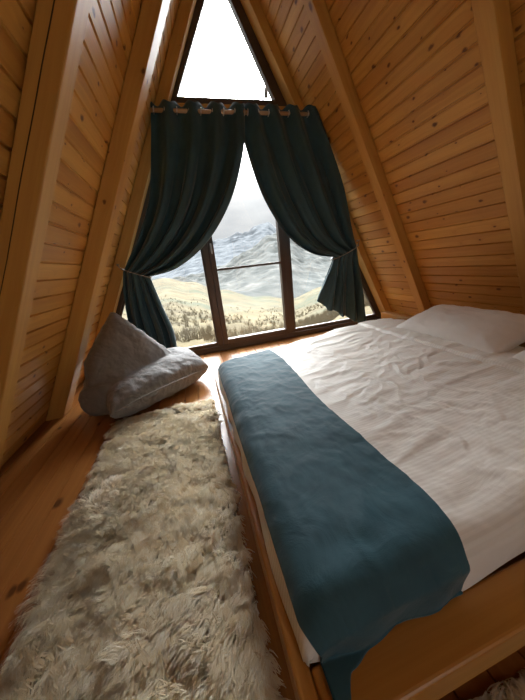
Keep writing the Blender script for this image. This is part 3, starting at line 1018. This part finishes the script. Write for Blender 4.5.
# bare scrub on the near slope
hill = bpy.data.objects['hill']
from mathutils.bvhtree import BVHTree
bvh = BVHTree.FromPolygons([v.co for v in hill.data.vertices], [tuple(p.vertices) for p in hill.data.polygons])
V = []; F = []
rs = random.Random(4)
cnt = 0
while cnt < 5200:
    d = 26*(8 ** rs.random()); a = rs.uniform(-.5, 1.1); x = a*d
    dens = .35+.65*sstep(.3, .6, a) if d < 120 else (.2+.8*sstep(.35, .6, a))
    if rs.random() > dens or fbm(x*.03, d*.03, 1) < -.15: continue
    hit = bvh.ray_cast(Vector((x, d, 400)), Vector((0, 0, -1)))
    if hit[0] is None: continue
    cnt += 1
    z0 = hit[0].z; H = rs.uniform(.5, 1.7)
    for k in range(12):
        th = rs.uniform(0, 2*PI); r = rs.uniform(.1, .55)*H*.6; w = rs.uniform(.02, .05)*H*.5
        bx, by = x+rs.uniform(-.3, .3), d+rs.uniform(-.3, .3)
        tx_, ty_ = bx+math.cos(th)*r, by+math.sin(th)*r
        n = len(V)
        V += [(bx-w, by, z0-.1), (bx+w, by, z0-.1), (tx_, ty_, z0+H*rs.uniform(.6, 1))]
        F.append((n, n+1, n+2))
        n = len(V)
        V += [(bx, by-w, z0-.1), (bx, by+w, z0-.1), (tx_, ty_, z0+H*rs.uniform(.6, 1))]
        F.append((n, n+1, n+2))
sc = from_data('scrub', V, F, M['scrub'])
tag(sc, 'bare tan scrub and dry grass on the hillside below the window', 'scrub', None, 'stuff')

# ------------------------------------------------------------------ sky
w = bpy.data.worlds.new('World'); S.world = w; w.use_nodes = True
nt = w.node_tree; L = nt.links.new
bg = nt.nodes['Background']
tc = nt.nodes.new('ShaderNodeTexCoord'); sp = nt.nodes.new('ShaderNodeSeparateXYZ'); L(tc.outputs['Generated'], sp.inputs[0])
mp = nt.nodes.new('ShaderNodeMapping'); mp.inputs['Scale'].default_value = (1, 1, 3.5); L(tc.outputs['Generated'], mp.inputs[0])
n1 = N(nt, 'ShaderNodeTexNoise', Scale=2.3, Detail=6.0, Roughness=.55); L(mp.outputs[0], n1.inputs['Vector'])
cl = ramp(nt, n1.outputs[0], [(.34, (.60, .64, .68)), (.62, (1.0, 1.0, 1.0))])
# overcast: dull near the horizon, bright where the sun stands behind the cloud in front of the window
gr_ = ramp(nt, sp.outputs[2], [(0.0, (.044,)*3), (.14, (.046,)*3), (.26, (.058,)*3), (.5, (.24,)*3), (1.0, (.30,)*3)])
g = nt.nodes.new('ShaderNodeVectorMath'); g.operation = 'SCALE'; L(gr_, g.inputs[0]); g.inputs['Scale'].default_value = 4.5
dt = nt.nodes.new('ShaderNodeVectorMath'); dt.operation = 'DOT_PRODUCT'; L(tc.outputs['Generated'], dt.inputs[0]); dt.inputs[1].default_value = Vector((.20, .68, .66)).normalized()
lobe = math_n(nt, 'MULTIPLY', math_n(nt, 'POWER', math_n(nt, 'MAXIMUM', dt.outputs['Value'], 0.0), 9.0), 19.0)
msk = N(nt, 'ShaderNodeMapRange'); L(sp.outputs[2], msk.inputs['Value']); msk.inputs['From Min'].default_value = .20; msk.inputs['From Max'].default_value = .56; msk.interpolation_type = 'SMOOTHSTEP'
lobe = math_n(nt, 'MULTIPLY', lobe, msk.outputs[0])
ad = nt.nodes.new('ShaderNodeVectorMath'); ad.operation = 'ADD'; L(g.outputs[0], ad.inputs[0]); L(lobe, ad.inputs[1])
sc2 = nt.nodes.new('ShaderNodeVectorMath'); sc2.operation = 'MULTIPLY'; L(cl, sc2.inputs[0]); L(ad.outputs[0], sc2.inputs[1])
L(sc2.outputs[0], bg.inputs['Color']); bg.inputs['Strength'].default_value = 1.0

# ------------------------------------------------------------------ added fill lamp, out of view behind the camera, brightens the room
lp = empty('added_fill_lamp', (CX, -1.5, 2.7))
tag(lp, 'added fill light, a glowing white globe out of view behind the camera', 'lamp')
tube('cable', [(CX, -1.5, AP+.1), (CX, -1.5, 3.4), (CX, -1.5, 2.86)], .004, M['black'], lp, 8)
m_, nt_l, b_ = newmat('fill_glow'); b_.inputs['Emission Color'].default_value = (1.0, .93, .80, 1); b_.inputs['Emission Strength'].default_value = 2.8
bm = bmesh.new(); bmesh.ops.create_uvsphere(bm, u_segments=32, v_segments=16, radius=.16)
for v in bm.verts: v.co += Vector((CX, -1.5, 2.7))
me = bpy.data.meshes.new('fill_globe'); bm.to_mesh(me); link_mesh('fill_globe', me, m_, lp, True)

# ------------------------------------------------------------------ camera
cam = bpy.data.cameras.new('Camera'); co = bpy.data.objects.new('Camera', cam); COL.objects.link(co); S.camera = co
Rm = [(0.9557, -0.27415, -0.10715), (-0.18682, -0.28364, -0.94056), (0.22746, 0.91891, -0.32229)]  # rows: right, down, forward
co.matrix_world = Matrix(((Rm[0][0], -Rm[1][0], -Rm[2][0], 0), (Rm[0][1], -Rm[1][1], -Rm[2][1], 0), (Rm[0][2], -Rm[1][2], -Rm[2][2], CAMH), (0, 0, 0, 1)))
cam.sensor_fit = 'VERTICAL'; cam.sensor_height = 36.0; cam.lens = 36.0*254.416/700
cam.clip_start = .02; cam.clip_end = 30000

S.view_settings.view_transform = 'Standard'; S.view_settings.look = 'None'; S.view_settings.gamma = 1
S.view_settings.exposure = 2.25
